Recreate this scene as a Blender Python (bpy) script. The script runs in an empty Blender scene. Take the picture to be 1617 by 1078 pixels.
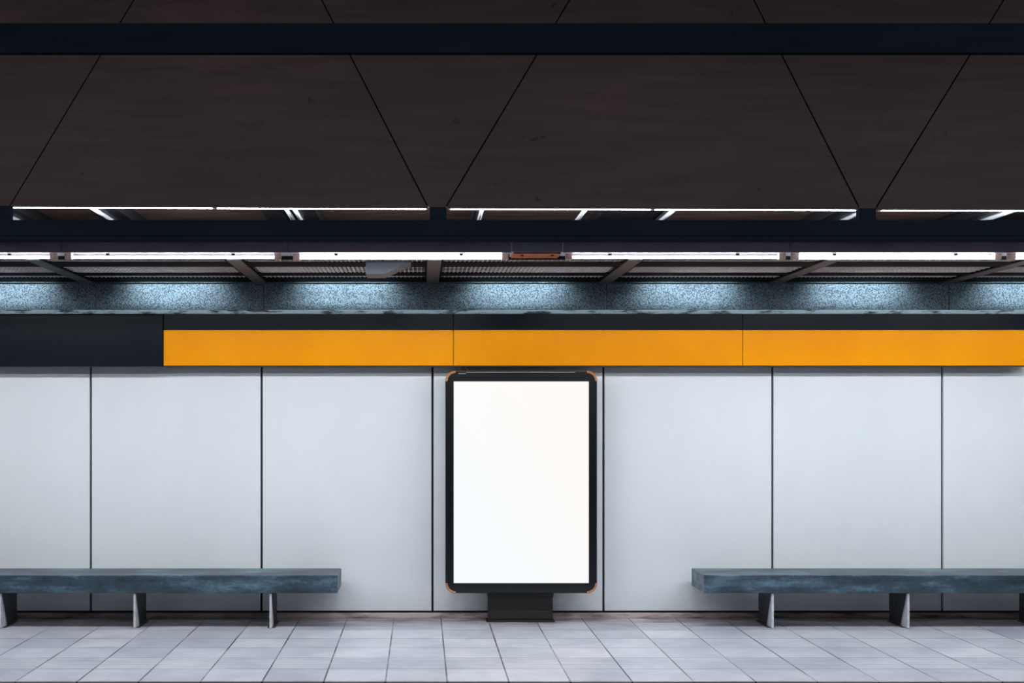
import bpy, bmesh, math, random
from mathutils import Vector
random.seed(7)
S = bpy.context.scene
COL = S.collection

# ------------------------------------------------------------------ camera
# level camera on the opposite platform, rising / shifted lens; f = 2000 px on a 1617 px frame
F, VX, VY, EYE = 2000.0, 665.0, 660.0, 1.72
cd = bpy.data.cameras.new('camera'); cam = bpy.data.objects.new('camera', cd); COL.objects.link(cam)
cam.location = (0, 0, EYE); cam.rotation_euler = (math.pi / 2, 0, 0)
cd.sensor_width = 36; cd.lens = F / 1617 * 36
cd.shift_x = (808.5 - VX) / 1617; cd.shift_y = (VY - 539.0) / 1617
cd.clip_end = 200
S.camera = cam
S.view_settings.view_transform = 'Standard'; S.view_settings.look = 'None'
S.view_settings.exposure = 0.0; S.view_settings.gamma = 1.0
S.view_settings.use_curve_mapping = False

def wx(px, y): return (px - VX) * y / F          # world x of a picture column at distance y
def wz(py, y): return EYE + (VY - py) * y / F    # world z of a picture row at distance y

# ------------------------------------------------------------------ light
w = bpy.data.worlds.new('world'); S.world = w; w.use_nodes = True
w.node_tree.nodes['Background'].inputs[0].default_value = (0.75, 0.82, 1.0, 1)
w.node_tree.nodes['Background'].inputs[1].default_value = 0.01

TUBE_MAIN, TUBE_DIM, TUBE_UPPER = 36.0, 28.0, 24.0
SLOT, BAY = 30.0, 3.0                  # concealed lamps in the grille bays (W)
DOWN_MAIN, DOWN_DIM = 22.0, 21.0      # each batten's own downward light (W)
def area(name, loc, sx, sy, power, rot=(0, 0, 0), color=(0.94, 0.965, 1.0)):
    l = bpy.data.lights.new(name, 'AREA'); l.shape = 'RECTANGLE'; l.size = sx; l.size_y = sy
    l.energy = power; l.color = color
    o = bpy.data.objects.new(name, l); o.location = loc; o.rotation_euler = rot; COL.objects.link(o)
    return o
# added fill: unseen row of area lights over the middle of the tracks (above the picture)
for i in range(-4, 7):
    area('track_lamp', (i * 2.4, 5.4, 3.72), 1.5, 0.14, 18, (math.radians(62), 0, 0))
# added frontal fill: unseen row of area lights over the near platform
for i in range(-4, 6):
    area('near_platform_lamp', (i * 2.4, 0.6, 2.95), 1.5, 0.10, 5, (math.radians(25), 0, 0))

# ------------------------------------------------------------------ materials
def lin(c):
    return tuple(((v / 255) / 12.92 if v / 255 <= 0.04045 else ((v / 255 + 0.055) / 1.055) ** 2.4) for v in c)
def base_mat(name, rgb, rough=0.5, metal=0.0, spec=0.5, coat=0.0):
    m = bpy.data.materials.new(name); m.use_nodes = True
    b = m.node_tree.nodes['Principled BSDF']
    b.inputs['Base Color'].default_value = (*lin(rgb), 1)
    b.inputs['Roughness'].default_value = rough; b.inputs['Metallic'].default_value = metal
    b.inputs['Specular IOR Level'].default_value = spec
    b.inputs['Coat Weight'].default_value = coat
    return m
def N(m, t, **kw):
    n = m.node_tree.nodes.new(t)
    for k, v in kw.items(): setattr(n, k, v)
    return n
def L(m, a, b): m.node_tree.links.new(a, b)
def P(m): return m.node_tree.nodes['Principled BSDF']
def noise(m, scale, detail=4, rough=0.55, mapscale=(1, 1, 1)):
    tc = N(m, 'ShaderNodeTexCoord'); mp = N(m, 'ShaderNodeMapping'); mp.inputs['Scale'].default_value = mapscale
    nz = N(m, 'ShaderNodeTexNoise'); nz.inputs['Scale'].default_value = scale
    nz.inputs['Detail'].default_value = detail; nz.inputs['Roughness'].default_value = rough
    L(m, tc.outputs['Object'], mp.inputs[0]); L(m, mp.outputs[0], nz.inputs['Vector'])
    return nz.outputs['Fac']
def ramp(m, fac, stops):
    r = N(m, 'ShaderNodeValToRGB'); e = r.color_ramp.elements
    while len(e) < len(stops): e.new(0.5)
    for i, (p, c) in enumerate(stops):
        e[i].position = p; e[i].color = (*(lin(c) if max(c) > 1 else c), 1)
    L(m, fac, r.inputs[0]); return r.outputs[0]
def mix(m, fac, a, b, mode='MIX'):
    n = N(m, 'ShaderNodeMix', data_type='RGBA', blend_type=mode)
    for s, v in ((0, fac), (6, a), (7, b)):
        if hasattr(v, 'is_output'): L(m, v, n.inputs[s])
        elif s == 0: n.inputs[0].default_value = v
        else: n.inputs[s].default_value = (*v, 1)
    return n.outputs[2]
def bump(m, fac, strength=0.2, dist=0.01):
    b = N(m, 'ShaderNodeBump'); b.inputs['Strength'].default_value = strength; b.inputs['Distance'].default_value = dist
    L(m, fac, b.inputs['Height']); L(m, b.outputs[0], P(m).inputs['Normal'])
def mottled(name, c1, c2, scale=4, rough=0.5, metal=0.0, mapscale=(1, 1, 1), bstr=0.0, detail=6, lo=0.35, hi=0.65, spec=0.5, coat=0.0):
    m = base_mat(name, c1, rough, metal, spec, coat)
    f = noise(m, scale, detail, 0.6, mapscale)
    L(m, ramp(m, f, [(lo, c1), (hi, c2)]), P(m).inputs['Base Color'])
    if bstr: bump(m, f, bstr)
    return m
def emit(name, rgb, strength):
    m = bpy.data.materials.new(name); m.use_nodes = True; b = P(m)
    b.inputs['Base Color'].default_value = (0.8, 0.8, 0.8, 1)
    b.inputs['Emission Color'].default_value = (*rgb, 1); b.inputs['Emission Strength'].default_value = strength
    return m

M = {}
M['white_panel'] = mottled('white enamel', (222, 228, 231), (228, 233, 236), 1.2, 0.5, mapscale=(1, 1, .6))
M['gap'] = base_mat('dark gap', (16, 22, 28), 0.7)
M['brown'] = base_mat('brown concrete', (70, 58, 58), 0.6, spec=0.35)
def build_brown(m):
    a = noise(m, 1.1, 6, 0.6, (0.55, 1, 1.3)); b = noise(m, 3.2, 8, 0.7, (0.35, 1, 4.5)); c = noise(m, 8, 3, 0.5)
    col = ramp(m, a, [(0.3, (59, 46, 47)), (0.7, (78, 59, 60))])
    streak = ramp(m, b, [(0.36, (.60, .57, .57)), (0.6, (1, 1, 1))])
    col = mix(m, 0.75, col, streak, 'MULTIPLY')
    spots = ramp(m, c, [(0.24, (.4, .36, .36)), (0.29, (1, 1, 1))])
    col = mix(m, 1.0, col, spots, 'MULTIPLY')
    L(m, col, P(m).inputs['Base Color']); bump(m, b, 0.12)
build_brown(M['brown'])
M['brown_ceiling'] = mottled('rusty brown ceiling', (92, 72, 66), (140, 108, 94), 3, 0.7, mapscale=(.6, 3, 1))
M['navy'] = mottled('navy painted steel', (27, 35, 47), (32, 40, 53), 5, 0.5, mapscale=(.2, 1, 1), spec=0.0)
M['fascia_dark'] = mottled('charcoal enamel', (17, 22, 30), (20, 25, 33), 2, 0.30, spec=.1)
M['housing'] = mottled('dark grey fixture paint', (172, 166, 178), (184, 176, 186), 6, 0.45, spec=.2)
M['junction'] = mottled('violet grey paint', (172, 168, 184), (180, 176, 190), 6, 0.45)
M['rust'] = mottled('rust orange primer', (196, 98, 36), (150, 66, 22), 9, 0.6)  # mottled orange brown for the junction box underside
M['holder'] = base_mat('cream plastic', (205, 178, 160), 0.5)
M['clip'] = base_mat('black clip', (20, 20, 22), 0.5)
M['orange'] = mottled('orange enamel', (244, 150, 0), (250, 160, 0), 1.5, 0.3, spec=0.12)
M['rib'] = mottled('rib steel', (58, 60, 66), (70, 70, 74), 8, 0.5)
M['grille'] = mottled('pale grille steel', (215, 205, 208), (190, 182, 186), 30, 0.5)
M['grille_frame'] = base_mat('grille frame', (9, 11, 15), 0.7, spec=0.05)
M['black'] = base_mat('void black', (8, 9, 11), 0.9, spec=0.1)
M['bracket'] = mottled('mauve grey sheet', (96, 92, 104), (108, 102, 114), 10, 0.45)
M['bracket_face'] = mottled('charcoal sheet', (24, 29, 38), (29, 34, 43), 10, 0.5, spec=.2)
M['galv'] = base_mat('galvanised sheet', (120, 150, 165), 0.5, 0.5)
def build_galv(m):
    s = noise(m, 110, 2, 0.5); t = noise(m, 6, 5, 0.6, (.5, 1, 2))
    c = ramp(m, s, [(0.38, (26, 35, 44)), (0.62, (84, 102, 112))])
    d = ramp(m, t, [(0.3, (.72, .72, .74)), (0.65, (1, 1, 1))])
    L(m, mix(m, 1.0, c, d, 'MULTIPLY'), P(m).inputs['Base Color'])
    bump(m, s, 0.5, 0.003)
build_galv(M['galv'])
M['lip'] = mottled('grimy pale lip', (40, 52, 60), (176, 200, 210), 16, 0.5, mapscale=(.35, 1, 1.6), lo=0.38, hi=0.5)
M['frame_black'] = base_mat('gloss black frame', (13, 17, 20), 0.28, spec=0.5, coat=0.4)
M['copper'] = base_mat('copper corner', (236, 168, 122), 0.32, 0.6)
M['alu'] = base_mat('grey aluminium', (150, 156, 158), 0.35, 0.8)  # for the highlight strips added on the display frame
M['pedestal'] = mottled('speckled black steel', (26, 24, 25), (52, 44, 42), 45, 0.5, lo=0.5, hi=0.75)
M['rubber'] = base_mat('black rubber', (18, 22, 30), 0.5)
M['plinth'] = mottled('stained stone plinth', (92, 66, 62), (196, 182, 180), 5, 0.55, mapscale=(.5, 1, 3), lo=0.33, hi=0.55)
M['leg'] = mottled('galvanised leg', (78, 76, 80), (58, 57, 62), 20, 0.4, metal=0.2)  # shaded rear of the leg plate, shade darkened into its colour
M['fin'] = mottled('bare galvanised fin', (214, 217, 222), (188, 192, 198), 20, 0.4, metal=0.1)  # lit front of the same leg plate, light put into its colour
M['conduit'] = base_mat('bright zinc conduit', (220, 225, 232), 0.35, 0.5)  # bright metal standing for streaks of tube light
M['joist'] = base_mat('dark joist', (30, 32, 36), 0.5)
M['pit'] = mottled('oily ballast', (22, 22, 24), (44, 42, 40), 20, 0.9)
M['edge'] = base_mat('dark platform face', (20, 22, 24), 0.8)
M['slab'] = base_mat('slate stone', (70, 90, 105), 0.42)
def build_slab(m):
    a = noise(m, 3.4, 8, 0.68, (.5, 1, 2.0)); b = noise(m, 38, 4, 0.6); v = noise(m, 9, 6, 0.7, (.5, 1, 1.5))
    c = ramp(m, a, [(0.34, (38, 50, 60)), (0.5, (62, 80, 94)), (0.66, (108, 138, 154))])
    s = ramp(m, b, [(0.35, (.62, .64, .66)), (0.65, (1, 1, 1))])
    c = mix(m, 0.8, c, s, 'MULTIPLY')
    d = ramp(m, v, [(0.36, (.55, .56, .6)), (0.5, (1, 1, 1))])
    c = mix(m, 0.7, c, d, 'MULTIPLY')
    L(m, c, P(m).inputs['Base Color']); bump(m, b, 0.25, 0.004)
build_slab(M['slab'])

M['floor'] = base_mat('polished stone tiles', (190, 192, 200), 0.33)
def build_floor(m):
    T = 0.403
    tc = N(m, 'ShaderNodeTexCoord'); mp = N(m, 'ShaderNodeMapping')
    mp.inputs['Location'].default_value = (-0.17 + T * 40, -10.30 + T * 60, 0)
    L(m, tc.outputs['Object'], mp.inputs[0])
    br = N(m, 'ShaderNodeTexBrick'); br.offset = 0; br.squash = 1
    br.inputs['Scale'].default_value = 1; br.inputs['Brick Width'].default_value = T; br.inputs['Row Height'].default_value = T
    br.inputs['Mortar Size'].default_value = 0.006; br.inputs['Mortar Smooth'].default_value = 0.3; br.inputs['Bias'].default_value = 0
    br.inputs['Color1'].default_value = (*lin((182, 185, 195)), 1); br.inputs['Color2'].default_value = (*lin((206, 208, 215)), 1)
    br.inputs['Mortar'].default_value = (*lin((180, 182, 190)), 1)
    L(m, mp.outputs[0], br.inputs['Vector'])
    cloud = ramp(m, noise(m, 2.2, 7, 0.62), [(0.3, (.70, .73, .79)), (0.64, (1, 1, 1))])
    fine = ramp(m, noise(m, 9, 8, 0.75, (.7, 1.6, 1)), [(0.25, (.86, .86, .88)), (0.75, (1, 1, 1))])
    col = mix(m, 1.0, br.outputs['Color'], cloud, 'MULTIPLY'); col = mix(m, 0.4, col, fine, 'MULTIPLY')
    # dirt filled joints, patchy
    jn = ramp(m, noise(m, 1.6, 4, 0.6), [(0.38, (.35, .35, .35)), (0.55, (1, 1, 1))])
    jm = N(m, 'ShaderNodeMath', operation='MULTIPLY'); L(m, br.outputs['Fac'], jm.inputs[0]); L(m, jn, jm.inputs[1])
    col = mix(m, jm.outputs[0], col, lin((50, 52, 62)))
    # ribbed tactile row
    sx = N(m, 'ShaderNodeSeparateXYZ'); L(m, tc.outputs['Object'], sx.inputs[0])
    def math1(op, a, b, c=None):
        n = N(m, 'ShaderNodeMath', operation=op)
        for i, v in enumerate((a, b, c)):
            if v is None: continue
            if hasattr(v, 'is_output'): L(m, v, n.inputs[i])
            else: n.inputs[i].default_value = v
        return n.outputs[0]
    y = sx.outputs['Y']
    inrow = math1('COMPARE', y, 8.892, 0.185)
    saw = math1('PINGPONG', y, 0.033)
    ridge = math1('LESS_THAN', saw, 0.007)
    g = math1('MULTIPLY', inrow, ridge)
    g = math1('MULTIPLY', g, ramp(m, noise(m, 2.5, 3, 0.6, (1, 6, 1)), [(0.35, (.2, .2, .2)), (0.6, (.75, .75, .75))]))
    col = mix(m, g, col, lin((112, 112, 124)))
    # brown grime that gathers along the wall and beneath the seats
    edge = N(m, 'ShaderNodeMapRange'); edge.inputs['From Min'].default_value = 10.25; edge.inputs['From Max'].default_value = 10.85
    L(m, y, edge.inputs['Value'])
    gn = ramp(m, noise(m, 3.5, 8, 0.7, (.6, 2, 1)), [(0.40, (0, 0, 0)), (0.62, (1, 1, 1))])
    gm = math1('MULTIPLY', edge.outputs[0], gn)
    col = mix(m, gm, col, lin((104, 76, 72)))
    L(m, col, P(m).inputs['Base Color'])
    rg = ramp(m, noise(m, 5, 5, 0.6), [(0.3, (.28, .28, .28)), (0.7, (.38, .38, .38))])
    L(m, rg, P(m).inputs['Roughness'])
    inv = math1('SUBTRACT', 1.0, jm.outputs[0]); bump(m, inv, 0.3, 0.003)
build_floor(M['floor'])

M['poster'] = emit('backlit white poster', (1, 1, 1), 0.97)
def build_poster(m):
    tc = N(m, 'ShaderNodeTexCoord'); sp = N(m, 'ShaderNodeSeparateXYZ'); L(m, tc.outputs['Generated'], sp.inputs[0])
    a = N(m, 'ShaderNodeMath', operation='ADD'); L(m, sp.outputs['X'], a.inputs[0]); L(m, sp.outputs['Z'], a.inputs[1])
    r = ramp(m, a.outputs[0], [(0.5, (0.95, 0.985, 1.0)), (1.5, (1.0, 0.965, 0.93))])
    h = N(m, 'ShaderNodeMath', operation='MULTIPLY'); h.inputs[1].default_value = 0.5; L(m, a.outputs[0], h.inputs[0])
    r = ramp(m, h.outputs[0], [(0.25, (0.95, 0.985, 1.0)), (0.75, (1.0, 0.965, 0.93))])
    L(m, r, P(m).inputs['Emission Color']); P(m).inputs['Base Color'].default_value = (.02, .02, .02, 1); P(m).inputs['Roughness'].default_value = .3
build_poster(M['poster'])
M['tube_main'] = emit('bright tube', (0.86, 0.95, 1.0), TUBE_MAIN)
M['tube_dim'] = emit('dimmer tube', (0.90, 0.92, 1.0), TUBE_DIM)
M['tube_upper'] = emit('upper tube', (0.88, 0.94, 1.0), TUBE_UPPER)

# ------------------------------------------------------------------ mesh helpers
def B(): return bmesh.new()
def bx(bm, x0, x1, y0, y1, z0, z1):
    v = [bm.verts.new(p) for p in ((x0,y0,z0),(x1,y0,z0),(x1,y1,z0),(x0,y1,z0),(x0,y0,z1),(x1,y0,z1),(x1,y1,z1),(x0,y1,z1))]
    for f in ((0,3,2,1),(4,5,6,7),(0,1,5,4),(1,2,6,5),(2,3,7,6),(3,0,4,7)): bm.faces.new([v[i] for i in f])
    return bm
def prism(bm, poly, y0, y1):
    """extrude an (x, z) outline through depth"""
    a = [bm.verts.new((x, y0, z)) for x, z in poly]; b = [bm.verts.new((x, y1, z)) for x, z in poly]
    n = len(poly); bm.faces.new(a); bm.faces.new(b[::-1])
    for i in range(n): bm.faces.new((a[i], b[i], b[(i+1) % n], a[(i+1) % n]))
    return bm
def prism_x(bm, poly, x0, x1):
    """extrude a (y, z) outline along x"""
    a = [bm.verts.new((x0, y, z)) for y, z in poly]; b = [bm.verts.new((x1, y, z)) for y, z in poly]
    n = len(poly); bm.faces.new(a); bm.faces.new(b[::-1])
    for i in range(n): bm.faces.new((a[i], b[i], b[(i+1) % n], a[(i+1) % n]))
    return bm
def tube(bm, pts, r, seg=14):
    pts = [Vector(p) for p in pts]; rings = []
    for i, p in enumerate(pts):
        d = (pts[min(i+1, len(pts)-1)] - pts[max(i-1, 0)]).normalized()
        u = d.cross(Vector((0, 0, 1)) if abs(d.z) < .9 else Vector((0, 1, 0))).normalized(); v = d.cross(u)
        rings.append([bm.verts.new(p + r * (math.cos(t) * u + math.sin(t) * v)) for t in [2 * math.pi * k / seg for k in range(seg)]])
    for a, b in zip(rings, rings[1:]):
        for k in range(seg): bm.faces.new((a[k], a[(k+1) % seg], b[(k+1) % seg], b[k]))
    bm.faces.new(rings[0]); bm.faces.new(rings[-1][::-1])
    return bm
def obj(name, bm, mat, parent=None, bevel=0.0, smooth=False):
    bmesh.ops.recalc_face_normals(bm, faces=bm.faces)
    me = bpy.data.meshes.new(name)
    c = Vector((0, 0, 0))
    bm.to_mesh(me); bm.free()
    me.materials.append(M[mat])
    if smooth:
        for p in me.polygons: p.use_smooth = True
    o = bpy.data.objects.new(name, me); COL.objects.link(o)
    if parent:
        o.parent = parent; o.matrix_parent_inverse = parent.matrix_basis.inverted()
    if bevel:
        b = o.modifiers.new('bevel', 'BEVEL'); b.width = bevel; b.segments = 3; b.limit_method = 'ANGLE'
    return o
def tag(o, label, cat, group=None):
    o['label'] = label; o['category'] = cat
    if group: o['group'] = group
    return o
def thing(name, label, cat, loc, group=None):
    o = bpy.data.objects.new(name, None); o.empty_display_size = 0.1; COL.objects.link(o); o.location = loc
    return tag(o, label, cat, group)
def struct(o): o['kind'] = 'structure'; return o

WALL = 10.90          # face of the white panels
XL, XR = -7.2, 9.2    # built a little past the picture on both sides

# ------------------------------------------------------------------ setting
struct(obj('floor', bx(B(), XL, XR, 8.27, 11.2, -0.22, 0), 'floor'))
struct(obj('trim_1', bx(B(), XL, XR, 8.34, 8.60, -1.15, -0.22), 'edge'))           # platform front below the nosing
struct(obj('floor_tracks', bx(B(), XL, XR, -0.6, 8.8, -1.35, -1.15), 'pit'))
struct(obj('floor_near', bx(B(), XL, XR, -3.0, 0.9, -1.35, 0), 'floor'))

wall = struct(obj('wall_back', bx(B(), XL, XR, 10.935, 11.2, 0, 3.50), 'gap'))
joints = [wx(p, WALL) for p in (143, 413, 683, 953, 1220, 1488)]
step = (joints[-1] - joints[0]) / 5
edges = [joints[0] - 2 * step, joints[0] - step] + joints + [joints[-1] + step, joints[-1] + 2 * step]
zb, zt = wz(964, WALL), 2.64
for a, b in zip(edges, edges[1:]):
    obj('wall_panel', bx(B(), a + .0095, b - .0095, WALL, 10.945, zb, zt), 'white_panel', wall, bevel=0.003)
struct(obj('baseboard_back', bx(B(), XL, XR, 10.895, 10.95, 0, wz(967.5, 10.9)), 'plinth', bevel=0.003))

# galvanised strip above the sign band, three metre sheets
t2 = struct(obj('trim_2', bx(B(), XL, XR, 10.90, 10.94, 2.645, 2.905), 'gap'))
sj = [wx(p, 10.88) for p in (417, 958, 1498)]; sj = [sj[0] - 3 * 1, sj[0] - 0] + sj[1:] + [sj[-1] + 2.94]
sj = [sj[1] - 2.94 * 2, sj[1] - 2.94] + sj[1:]
for a, b in zip(sj, sj[1:]):
    s = B()
    prism_x(s, [(10.87, 2.60), (10.87, 2.872), (10.862, 2.882), (10.862, 2.892), (10.90, 2.892), (10.90, 2.60)], a + .003, b - .003)
    obj('metal_sheet', s, 'galv', t2)
struct(obj('trim_3', bx(B(), XL, XR, 10.735, 10.868, wz(495.3, 10.72) + .001, wz(489, 10.735)), 'lip', bevel=0.003))

# brown leaning ribs' ceiling
struct(obj('ceiling', bx(B(), XL, XR, 8.86, 11.2, 3.36, 3.50), 'brown_ceiling'))

# concrete facing hung over the platform edge: trapezoids and inverted wedges
VP = 8.8
PX = 2000 / VP
def lower(px): return wz(325.3 + 5.0 * px / 1617, VP)
TOPZ = 5.2
def xat(a, b, z):  # a, b : (px, py) points of a joint; world x at height z
    py = VY - (z - EYE) * PX
    return wx(a[0] + (b[0] - a[0]) * (py - a[1]) / (b[1] - a[1]), VP)
VL = [((-640, 326), (-520, 88)), ((-10, 326), (-130, 88)), ((15, 326), (160, 85)), ((675, 326), (553, 88)), ((705, 326), (847, 88)), ((1357, 329), (1235, 88)), ((1383, 329), (1531, 88)), ((2040, 332), (1918, 88)), ((2066, 332), (2211, 88))]
VL[0] = ((-668, 326), (-523, 88))
uw = struct(obj('wall_upper', bx(B(), XL, XR, VP + .051, VP + .07, 3.20, TOPZ), 'gap'))
for i in range(len(VL) - 1):
    p, q = VL[i], VL[i + 1]
    g0 = .0055; gb = .010 if i in (3, 5) else .006
    zl, zr = lower(p[0][0]), lower(q[0][0])
    poly = [(xat(*p, zl) + gb * .8, zl), (xat(*q, zr) - gb * .8, zr), (xat(*q, TOPZ) - g0, TOPZ), (xat(*p, TOPZ) + g0, TOPZ)]
    obj('concrete_panel', prism(B(), poly, VP, VP + .05), 'brown', uw)
struct(obj('ceiling_tracks', bx(B(), XL, XR, -3.0, 8.9, TOPZ, TOPZ + .15), 'brown'))

# ------------------------------------------------------------------ steel beams and hangers
def beam(y0, y1, py0, py1, label, r=0.03):
    z1, z0 = wz(py0, y0), wz(py1, y0); poly = []
    for cy, cz, a0 in ((y0 + r, z0 + r, 180), (y1 - r, z0 + r, 270), (y1 - r, z1 - r, 0), (y0 + r, z1 - r, 90)):
        for k in range(7):
            a = math.radians(a0 + 15 * k); poly.append((cy + r * math.cos(a), cz + r * math.sin(a)))
    o = obj('steel_beam', prism_x(B(), poly, XL, XR), 'navy', smooth=False)
    tag(o, label, 'beam'); return o
beam(8.735, 8.80, 36, 83, 'dark navy steel beam running across the top of the brown concrete panels', .012)
lowb = beam(8.70, 8.82, 347, 379, 'dark navy steel beam right above the row of tube lights, below the brown panels', .006)
# raised cable run along the lower beam
obj('flange', bx(B(), XL, XR, 8.69, 8.70, wz(372, 8.7), wz(369.5, 8.7)), 'navy', lowb)
for px, where in ((3, 'at the far left'), (692, 'above the lit advertising panel'), (1370, 'right of centre')):
    h = B(); zz = lower(px) - .001; z0 = wz(347, 8.70) + .001
    bx(h, wx(px - 13, 8.78), wx(px + 13, 8.78), 8.775, 8.848, z0, zz)
    bx(h, wx(px - 15, 8.78), wx(px + 15, 8.78), 8.765, 8.80, z0, z0 + .012)
    tag(obj('steel_hanger', h, 'navy', bevel=.003), 'short dark steel hanger under a concrete wedge, ' + where, 'hanger', 'hangers between concrete panels and lower beam')

# ------------------------------------------------------------------ upper tubes seen as a thin bright line, joists, rods for lit streaks
ut = [(-340, -12), (19, 340), (340, 676), (708, 1030), (1030, 1354), (1387, 1720)]
names = ['leftmost and cut by the frame', 'above the left bench', 'left of the hanger over the advertising panel', 'right of the hanger over the advertising panel', 'left of the right hanger', 'rightmost, right of the last hanger']
for (a, b), nm in zip(ut, names):
    y = 9.02
    z0, z1 = [wz(326.6 + 5.0 * p / 1617, y) for p in (a, b)]; z = (z0 + z1) / 2
    t = thing('upper_tube_light', 'thin bright tube light under the brown panels, ' + nm, 'light', ((wx(a, y) + wx(b, y)) / 2, y, z), 'upper tube lights')
    x0, x1 = wx(a + .5, y), wx(b - .5, y)
    obj('tube', tube(B(), [(x0 + .012, y, z0), (x1 - .012, y, z1)], .009), 'tube_upper', t, smooth=True)
    obj('housing', bx(B(), x0, x1, 8.871, 8.985, z + .012, z + .09), 'housing', t)
    ul = area('upper_tube_glow', ((x0 + x1) / 2, y + .014, z), x1 - x0 - .06, .02, 22, (math.radians(100), 0, 0), (0.92, 0.95, 1.0))
    ul.parent = t; ul.matrix_parent_inverse = t.matrix_basis.inverted()
    obj('lamp_holder', bx(B(), x0, x0 + .012, 8.98, y + .012, z0 - .010, z + .03), 'holder', t)
    obj('lamp_holder', bx(B(), x1 - .012, x1, 8.98, y + .012, z1 - .010, z + .03), 'holder', t)
jo = [(30, 60, 22), (190, 45, 172), (440, 30, 430), (492, 30, 470), (752, 16, 757), (985, 90, 912), (1035, 20, 1046), (1315, 50, 1338), (1545, 60, 1562)]
jn = ['at the far left', 'second from the left', 'left one of the close pair', 'right one of the close pair', 'right of the middle hanger', 'broad one right of centre', 'narrow one beside the broad joist', 'left of the right hanger', 'at the far right']
for (px, wpx, cpx), nm in zip(jo, jn):
    y = 10.0; x0, x1 = wx(px - wpx / 2, y), wx(px + wpx / 2, y)
    tag(obj('ceiling_joist', bx(B(), x0, x1, 9.16, 10.93, 3.27, 3.36), 'joist', bevel=.004), 'dark ceiling joist in the slot below the brown panels, ' + nm, 'joist', 'joists in the ceiling slot')
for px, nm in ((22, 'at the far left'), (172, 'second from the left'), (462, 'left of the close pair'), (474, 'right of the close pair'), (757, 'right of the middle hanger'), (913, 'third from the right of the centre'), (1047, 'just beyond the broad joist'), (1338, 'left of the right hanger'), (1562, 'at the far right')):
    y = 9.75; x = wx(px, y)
    tag(obj('conduit', tube(B(), [(x, 9.14, 3.255), (x, 10.93, 3.255)], .016, 10), 'conduit', smooth=True), 'bright conduit stub crossing the ceiling slot, ' + nm, 'conduit', 'conduits in the ceiling slot')  # rod added to carry a bright streak of tube light

# ------------------------------------------------------------------ main row of tube fixtures
LY = 9.12
hz0, hz1 = wz(399.5, 9.0), wz(376, 9.0)
def fixture(px0, px1, tx0, tx1, mat, label):
    x0, x1 = wx(px0, 9.0) + .002, wx(px1, 9.0) - .002
    t = thing('tube_light', label, 'light', ((x0 + x1) / 2, 9.1, hz0), 'main row of tube lights')
    h = B(); prism_x(h, [(9.0, hz0 + .004), (9.0, hz1), (9.26, hz1), (9.26, hz0 + .012), (9.16, hz0 + .022), (9.08, hz0 + .022), (9.03, hz0 + .004)], x0, x1)
    obj('housing', h, 'housing', t)
    tz = wz(406, LY)
    a, b = wx(tx0, LY), wx(tx1, LY)
    obj('tube', tube(B(), [(a + .05, LY, tz), (b - .05, LY, tz)], .0155 if mat == 'tube_main' else .011), mat, t, smooth=True)
    for u, v in ((a, a + .05), (b - .05, b)):
        c = obj('lamp_holder', bx(B(), u, v, LY - .02, LY + .03, tz - .017, hz0 + .02), 'holder', t, bevel=.004); c['label'] = 'cream lamp holder'
    dl = area('tube_light_glow', ((a + b) / 2, LY, tz - .022), b - a - .06, .05, DOWN_MAIN if mat == 'tube_main' else DOWN_DIM, (math.radians(6), 0, 0), (0.93, 0.96, 1.0))
    dl.data.spread = math.radians(165); dl.parent = t; dl.matrix_parent_inverse = t.matrix_basis.inverted()
    for f in (.2, .78):
        xx = a + (b - a) * f
        obj('tube_clip', bx(B(), xx - .012, xx + .012, LY - .024, LY - .018, tz + .006, hz0 + .012), 'clip', t)
fixture(-262, 97, -246, 90, 'tube_dim', 'tube light cut off by the left edge of the frame')
fixture(97, 454, 103, 444, 'tube_dim', 'slim tube light over the left bench, left of the brightest tube')
fixture(454, 807, 463, 803, 'tube_main', 'very bright long tube light left of the rust-bottomed junction box')
fixture(890, 1247, 893, 1240, 'tube_dim', 'slim tube light right of the rust-bottomed junction box')
fixture(1247, 1586, 1250, 1580, 'tube_main', 'very bright tube light over the right bench')
fixture(1586, 1945, 1592, 1930, 'tube_main', 'tube light cut off by the right edge of the frame')
# the row goes on past both sides of the picture
for px in (-620, -440, 2125, 2300):
    area('row_lamp', (wx(px, 9.12), 9.12, 2.86), .75, .05, 12, (math.radians(6), 0, 0))
jb = thing('junction_box', 'grey junction box with rust-orange underside between two tube lights', 'junction box', (wx(849, 9), 9.1, hz0))
x0, x1 = wx(808.5, 9.0), wx(888.5, 9.0)
obj('housing', bx(B(), x0, x1, 8.99, 9.40, hz0 + .006, hz1), 'junction', jb, bevel=.003)
u = obj('base_plate', bx(B(), x0 + .012, x1 - .012, 9.0, 9.38, hz0 - .004, hz0 + .006), 'rust', jb); u['label'] = 'rust-orange base plate'
for px in (825, 873):
    xx = wx(px, 9.05); obj('screw', tube(B(), [(xx, 9.08, hz0 - .012), (xx, 9.08, hz0)], .012, 12), 'clip', jb)

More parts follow.
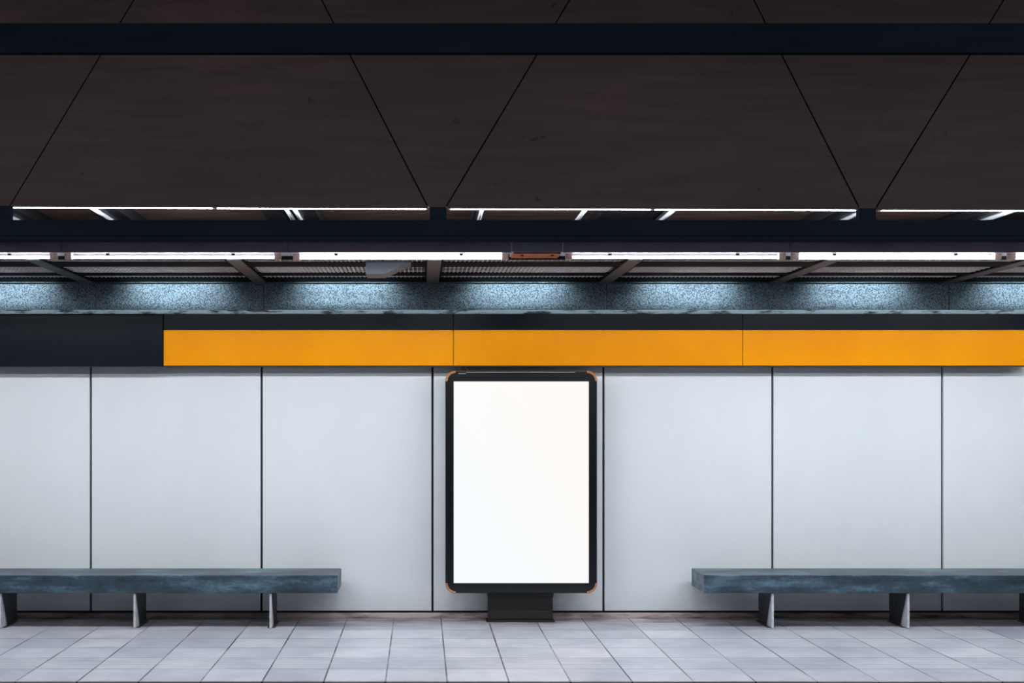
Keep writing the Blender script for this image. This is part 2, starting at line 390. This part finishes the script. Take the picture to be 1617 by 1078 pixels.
# ------------------------------------------------------------------ grille bays and ribs
GZ = 2.886
ribx = edges
ordn = ['first from the left, cut by the frame', 'second from the left', 'third from the left, behind the bent metal housing', 'fourth from the left, over the advertising panel', 'fifth from the left', 'sixth from the left', 'last on the right, cut by the frame']
k = 0
for i in range(1, 8):
    a, b = ribx[i] + .062, ribx[i + 1] - .062
    g = thing('ceiling_grille', 'pale slotted ceiling grille bay, ' + ordn[k], 'grille', ((a + b) / 2, 10, GZ), 'ceiling grille bays'); k += 1
    m = B(); n = int((b - a) / .0335); 
    for j in range(n + 1):
        x = a + (b - a) * j / n
        bx(m, x - .003, x + .003, 9.28, 10.52, GZ, GZ + .030)
    for y in (9.30, 9.36, 9.42, 9.76, 9.845, 9.93, 10.015, 10.10, 10.38, 10.46):
        bx(m, a, b, y - .003, y + .003, GZ + .001, GZ + .006)
    obj('slats', m, 'grille', g)
    f = B()
    for y0, y1 in ((9.262, 9.28), (9.45, 9.71), (10.14, 10.33), (10.50, 10.80)): bx(f, a, b, y0, y1, GZ - .006, GZ - .001)
    bx(f, a - .008, b + .008, 9.263, 9.27, GZ - .006, GZ + .262)  # added hidden front plate, keeps upper tube light out of the bay
    bx(f, a - .008, a + .004, 9.262, 10.80, GZ - .006, GZ + .03); bx(f, b - .004, b + .008, 9.262, 10.80, GZ - .006, GZ + .03)
    obj('frame', f, 'grille_frame', g)
    tr = B(); bx(tr, a - .008, b + .008, 9.27, 10.93, GZ + .255, GZ + .265)  # added black board, stops the lit ceiling showing through the slats
    obj('backing_tray', tr, 'black', g)
    # the bay's own lamps above the grille: one washing the sheet metal, one over the slats
    for yy, zz, sy, p, rx, cut in ((10.735, GZ + .20, .03, SLOT, 0, .62), (10.15, GZ + .24, .05, BAY, 0, .34)):
        gl = area('bay_lamp_glow', ((a + b) / 2, yy, zz), (b - a) - cut, sy, p, (rx, 0, 0), (0.86, 0.95, 1.0))
        if cut > .5: gl.data.spread = math.radians(95)
        gl.parent = g; gl.matrix_parent_inverse = g.matrix_basis.inverted()
rl = ['at the left end of the picture', 'left of the bent metal housing', 'directly above the advertising panel', 'right of the advertising panel', 'above the left end of the right bench', 'at the right end of the picture']
for x, nm in zip(joints, rl):
    r = B(); prism_x(r, [(9.27, GZ - .012), (9.27, GZ + .27), (10.93, GZ + .27), (10.93, GZ + .014), (10.858, GZ + .012), (10.858, GZ - .022), (10.60, GZ - .014)], x - .052, x + .052)
    tag(obj('ceiling_rib', r, 'rib', bevel=.003), 'dark steel rib between ceiling grilles, ' + nm, 'rib', 'ribs between the grille bays')

# bent metal housing hanging beneath the grille
by = 9.40
hb = thing('metal_housing', 'bent grey metal housing with one sloping end hanging under the ceiling grille', 'housing', (wx(610, by), by + .12, GZ - .02))
def q(px, py, y=by): return (wx(px, y), wz(py, y))
pf = [q(577, 405), q(577.5, 432.5), q(607, 432.5), q(649, 413.5), q(649, 405)]
obj('side_plate', prism(B(), pf, by, by + .012), 'bracket_face', hb)
thk = .006
under = [q(577.5, 432.5), q(607, 432.5), q(649, 413.5)]
up = under + [(x, z + thk) for x, z in under[::-1]]
o = obj('bottom_plate', prism(B(), up, by + .012, by + .27), 'bracket', hb); o['label'] = 'pale grey folded bottom plate'
obj('back_plate', prism(B(), pf, by + .27, by + .28), 'bracket_face', hb)

# ------------------------------------------------------------------ sign band
FY = 10.72
tz, mz, bz = wz(495.5, FY), wz(521, FY), wz(577, FY)
def band(px0, px1, label):
    x0, x1 = wx(px0, FY) + .0025, wx(px1, FY) - .0025
    t = thing('fascia_panel', label, 'panel', ((x0 + x1) / 2, FY, bz), 'orange striped fascia panels')
    d = B(); bx(d, x0, x1, FY, FY + .02, mz + .003, tz); bx(d, x0, x1, FY + .02, 10.865, tz - .02, tz)
    obj('black_strip', d, 'fascia_dark', t, bevel=.002)
    d = B(); bx(d, x0, x1, FY - .002, FY + .02, bz, mz); obj('orange_strip', d, 'orange', t, bevel=.002)
    d = B(); bx(d, x0, x1, FY + .006, 10.868, bz - .008, bz); obj('bottom_flange', d, 'rubber', t)
band(258, 716, 'orange and black fascia panel beside the plain charcoal one, left of the advertising panel')
band(716, 1172.5, 'orange and black fascia panel directly above the lit advertising panel')
band(1172.5, 1632, 'orange and black fascia panel at the right, above the right bench')
d = B(); prism_x(d, [(FY - .02, bz - .006), (FY - .02, tz - .012), (FY - .008, tz), (10.865, tz), (10.865, bz - .006)], XL, wx(257.5, FY))
tag(obj('charcoal_fascia', d, 'fascia_dark'), 'plain charcoal fascia box at the left, without an orange stripe', 'panel')

# ------------------------------------------------------------------ advertising totem
TY = 10.60
tt = thing('advertising_display', 'freestanding black framed backlit advertising panel, blank white, copper corners', 'display', (wx(823, 10.7), 10.72, 0))
def rrect(px0, px1, py0, py1, r, y, seg=8):
    X0, X1, Z1, Z0 = wx(px0, y), wx(px1, y), wz(py0, y), wz(py1, y); out = []
    for cx, cz, a0 in ((X1 - r, Z1 - r, 0), (X0 + r, Z1 - r, 90), (X0 + r, Z0 + r, 180), (X1 - r, Z0 + r, 270)):
        for k in range(seg + 1):
            a = math.radians(a0 + 90 * k / seg); out.append((cx + r * math.cos(a), cz + r * math.sin(a)))
    return out
R = .085
outer = rrect(703.5, 943, 585.5, 936.5, R, TY); inner = rrect(716.5, 930, 602, 920.5, .0015, TY)
fb = B(); ring = []
for pts, y in ((outer, TY + .012), ([(x * .985 + wx(823, TY) * .015, z) for x, z in rrect(704.5, 942, 586.5, 935.5, R - .004, TY)], TY), (inner, TY), (inner, TY + .03)):
    ring.append([fb.verts.new((x, y, z)) for x, z in pts])
ob = [fb.verts.new((x, TY + .15, z)) for x, z in outer]; ring.insert(0, ob)
n = len(outer)
for a, b in zip(ring, ring[1:]):
    for i in range(n): fb.faces.new((a[i], a[(i+1) % n], b[(i+1) % n], b[i]))
fb.faces.new(ob)
obj('frame', fb, 'frame_black', tt)
P0 = (wx(715, TY), wx(931.5, TY), wz(922, TY), wz(600.5, TY))
o = obj('poster', bx(B(), P0[0], P0[1], TY + .022, TY + .030, P0[2], P0[3]), 'poster', tt); o['label'] = 'blank white backlit poster'
# copper corner pieces
X0, X1, Z1, Z0 = wx(703.5, TY), wx(943, TY), wz(585.5, TY), wz(936.5, TY)
for cx, cz, a0 in ((X1 - R, Z1 - R, 0), (X0 + R, Z1 - R, 90), (X0 + R, Z0 + R, 180), (X1 - R, Z0 + R, 270)):
    c = B(); prof = ((R + .002, .10), (R + .002, .004), (R - .006, -.006), (R - .016, -.004), (R - .020, .012), (R - .020, .10))
    rr = []
    for k in range(13):
        a = math.radians(a0 + 90 * k / 12)
        rr.append([c.verts.new((cx + r * math.cos(a), TY + dy, cz + r * math.sin(a))) for r, dy in prof])
    for a, b in zip(rr, rr[1:]):
        for j in range(len(prof)): c.faces.new((a[j], a[(j+1) % 6], b[(j+1) % 6], b[j]))
    c.faces.new(rr[0]); c.faces.new(rr[-1][::-1])
    o = obj('corner_cap', c, 'copper', tt, smooth=False); o['label'] = 'copper corner cap'
obj('edge_trim', bx(B(), wx(736, TY), wx(908, TY), TY - .004, TY + .004, wz(588.2, TY), wz(587, TY)), 'alu', tt)  # highlight along the frame's top edge, built as a pale strip
obj('edge_trim', bx(B(), wx(724, TY), wx(736, TY), TY - .004, TY + .004, wz(590.4, TY), wz(589, TY)), 'alu', tt)  # short end of that highlight, also a built strip
obj('edge_trim', bx(B(), wx(724, TY), wx(922, TY), TY - .004, TY + .004, wz(934.8, TY), wz(934, TY)), 'pedestal', tt)
pd = B(); bx(pd, wx(770, 10.68), wx(874, 10.68), 10.67, 10.80, wz(942, 10.67), .30)
bx(pd, wx(771, 10.69), wx(873, 10.69), 10.69, 10.80, .02, wz(940, 10.69)); bx(pd, wx(768, 10.69), wx(876, 10.69), 10.675, 10.83, 0, .012)
bx(pd, wx(771, 10.69), wx(873, 10.69), 10.69, 10.80, .008, .03)
obj('pedestal', pd, 'pedestal', tt, bevel=.003)
obj('power_cable', tube(B(), [(wx(741, 10.66), 10.66, wz(588, 10.6) - .005), (wx(738, 10.66), 10.67, wz(583, 10.6)), (wx(733, 10.7), 10.70, 2.141), (wx(730, 10.7), 10.80, 2.141)], .009, 10), 'rubber', tt, smooth=True)

# ------------------------------------------------------------------ benches
BF, BB = 10.33, 10.815
zt_, zb_ = wz(908, BF), wz(936.3, BF)
def bench(x0, x1, legs, label):
    t = thing('stone_bench', label, 'bench', ((x0 + x1) / 2, 10.55, 0), 'stone benches along the wall')
    s = B(); n = 60
    bx(s, x0, x1, BF, BB, zb_, zt_)
    obj('seat_slab', s, 'slab', t, bevel=.006)
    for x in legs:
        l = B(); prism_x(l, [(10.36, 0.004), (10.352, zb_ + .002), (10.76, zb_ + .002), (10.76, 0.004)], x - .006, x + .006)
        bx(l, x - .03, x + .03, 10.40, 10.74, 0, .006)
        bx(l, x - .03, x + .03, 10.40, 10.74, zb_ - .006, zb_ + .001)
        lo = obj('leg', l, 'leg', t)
        fn = B(); prism_x(fn, [(10.345, 0.007), (10.345, zb_ - .007), (10.362, zb_ - .007), (10.50, 0.007)], x - .0085, x + .0085)  # wedge shaped like the light that falls past the slab onto the leg
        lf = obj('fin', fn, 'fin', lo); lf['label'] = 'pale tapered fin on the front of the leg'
bench(-5.6, wx(533, BF), [wx(p, 10.36) for p in (-214, 1, 213, 427.5)], 'long dark slate bench slab on thin metal legs, left of the advertising panel')
bench(wx(1112, BF), 7.6, [wx(p, 10.36) for p in (1219.5, 1433.5, 1647, 1861)], 'long dark slate bench slab on thin metal legs, right of the advertising panel')
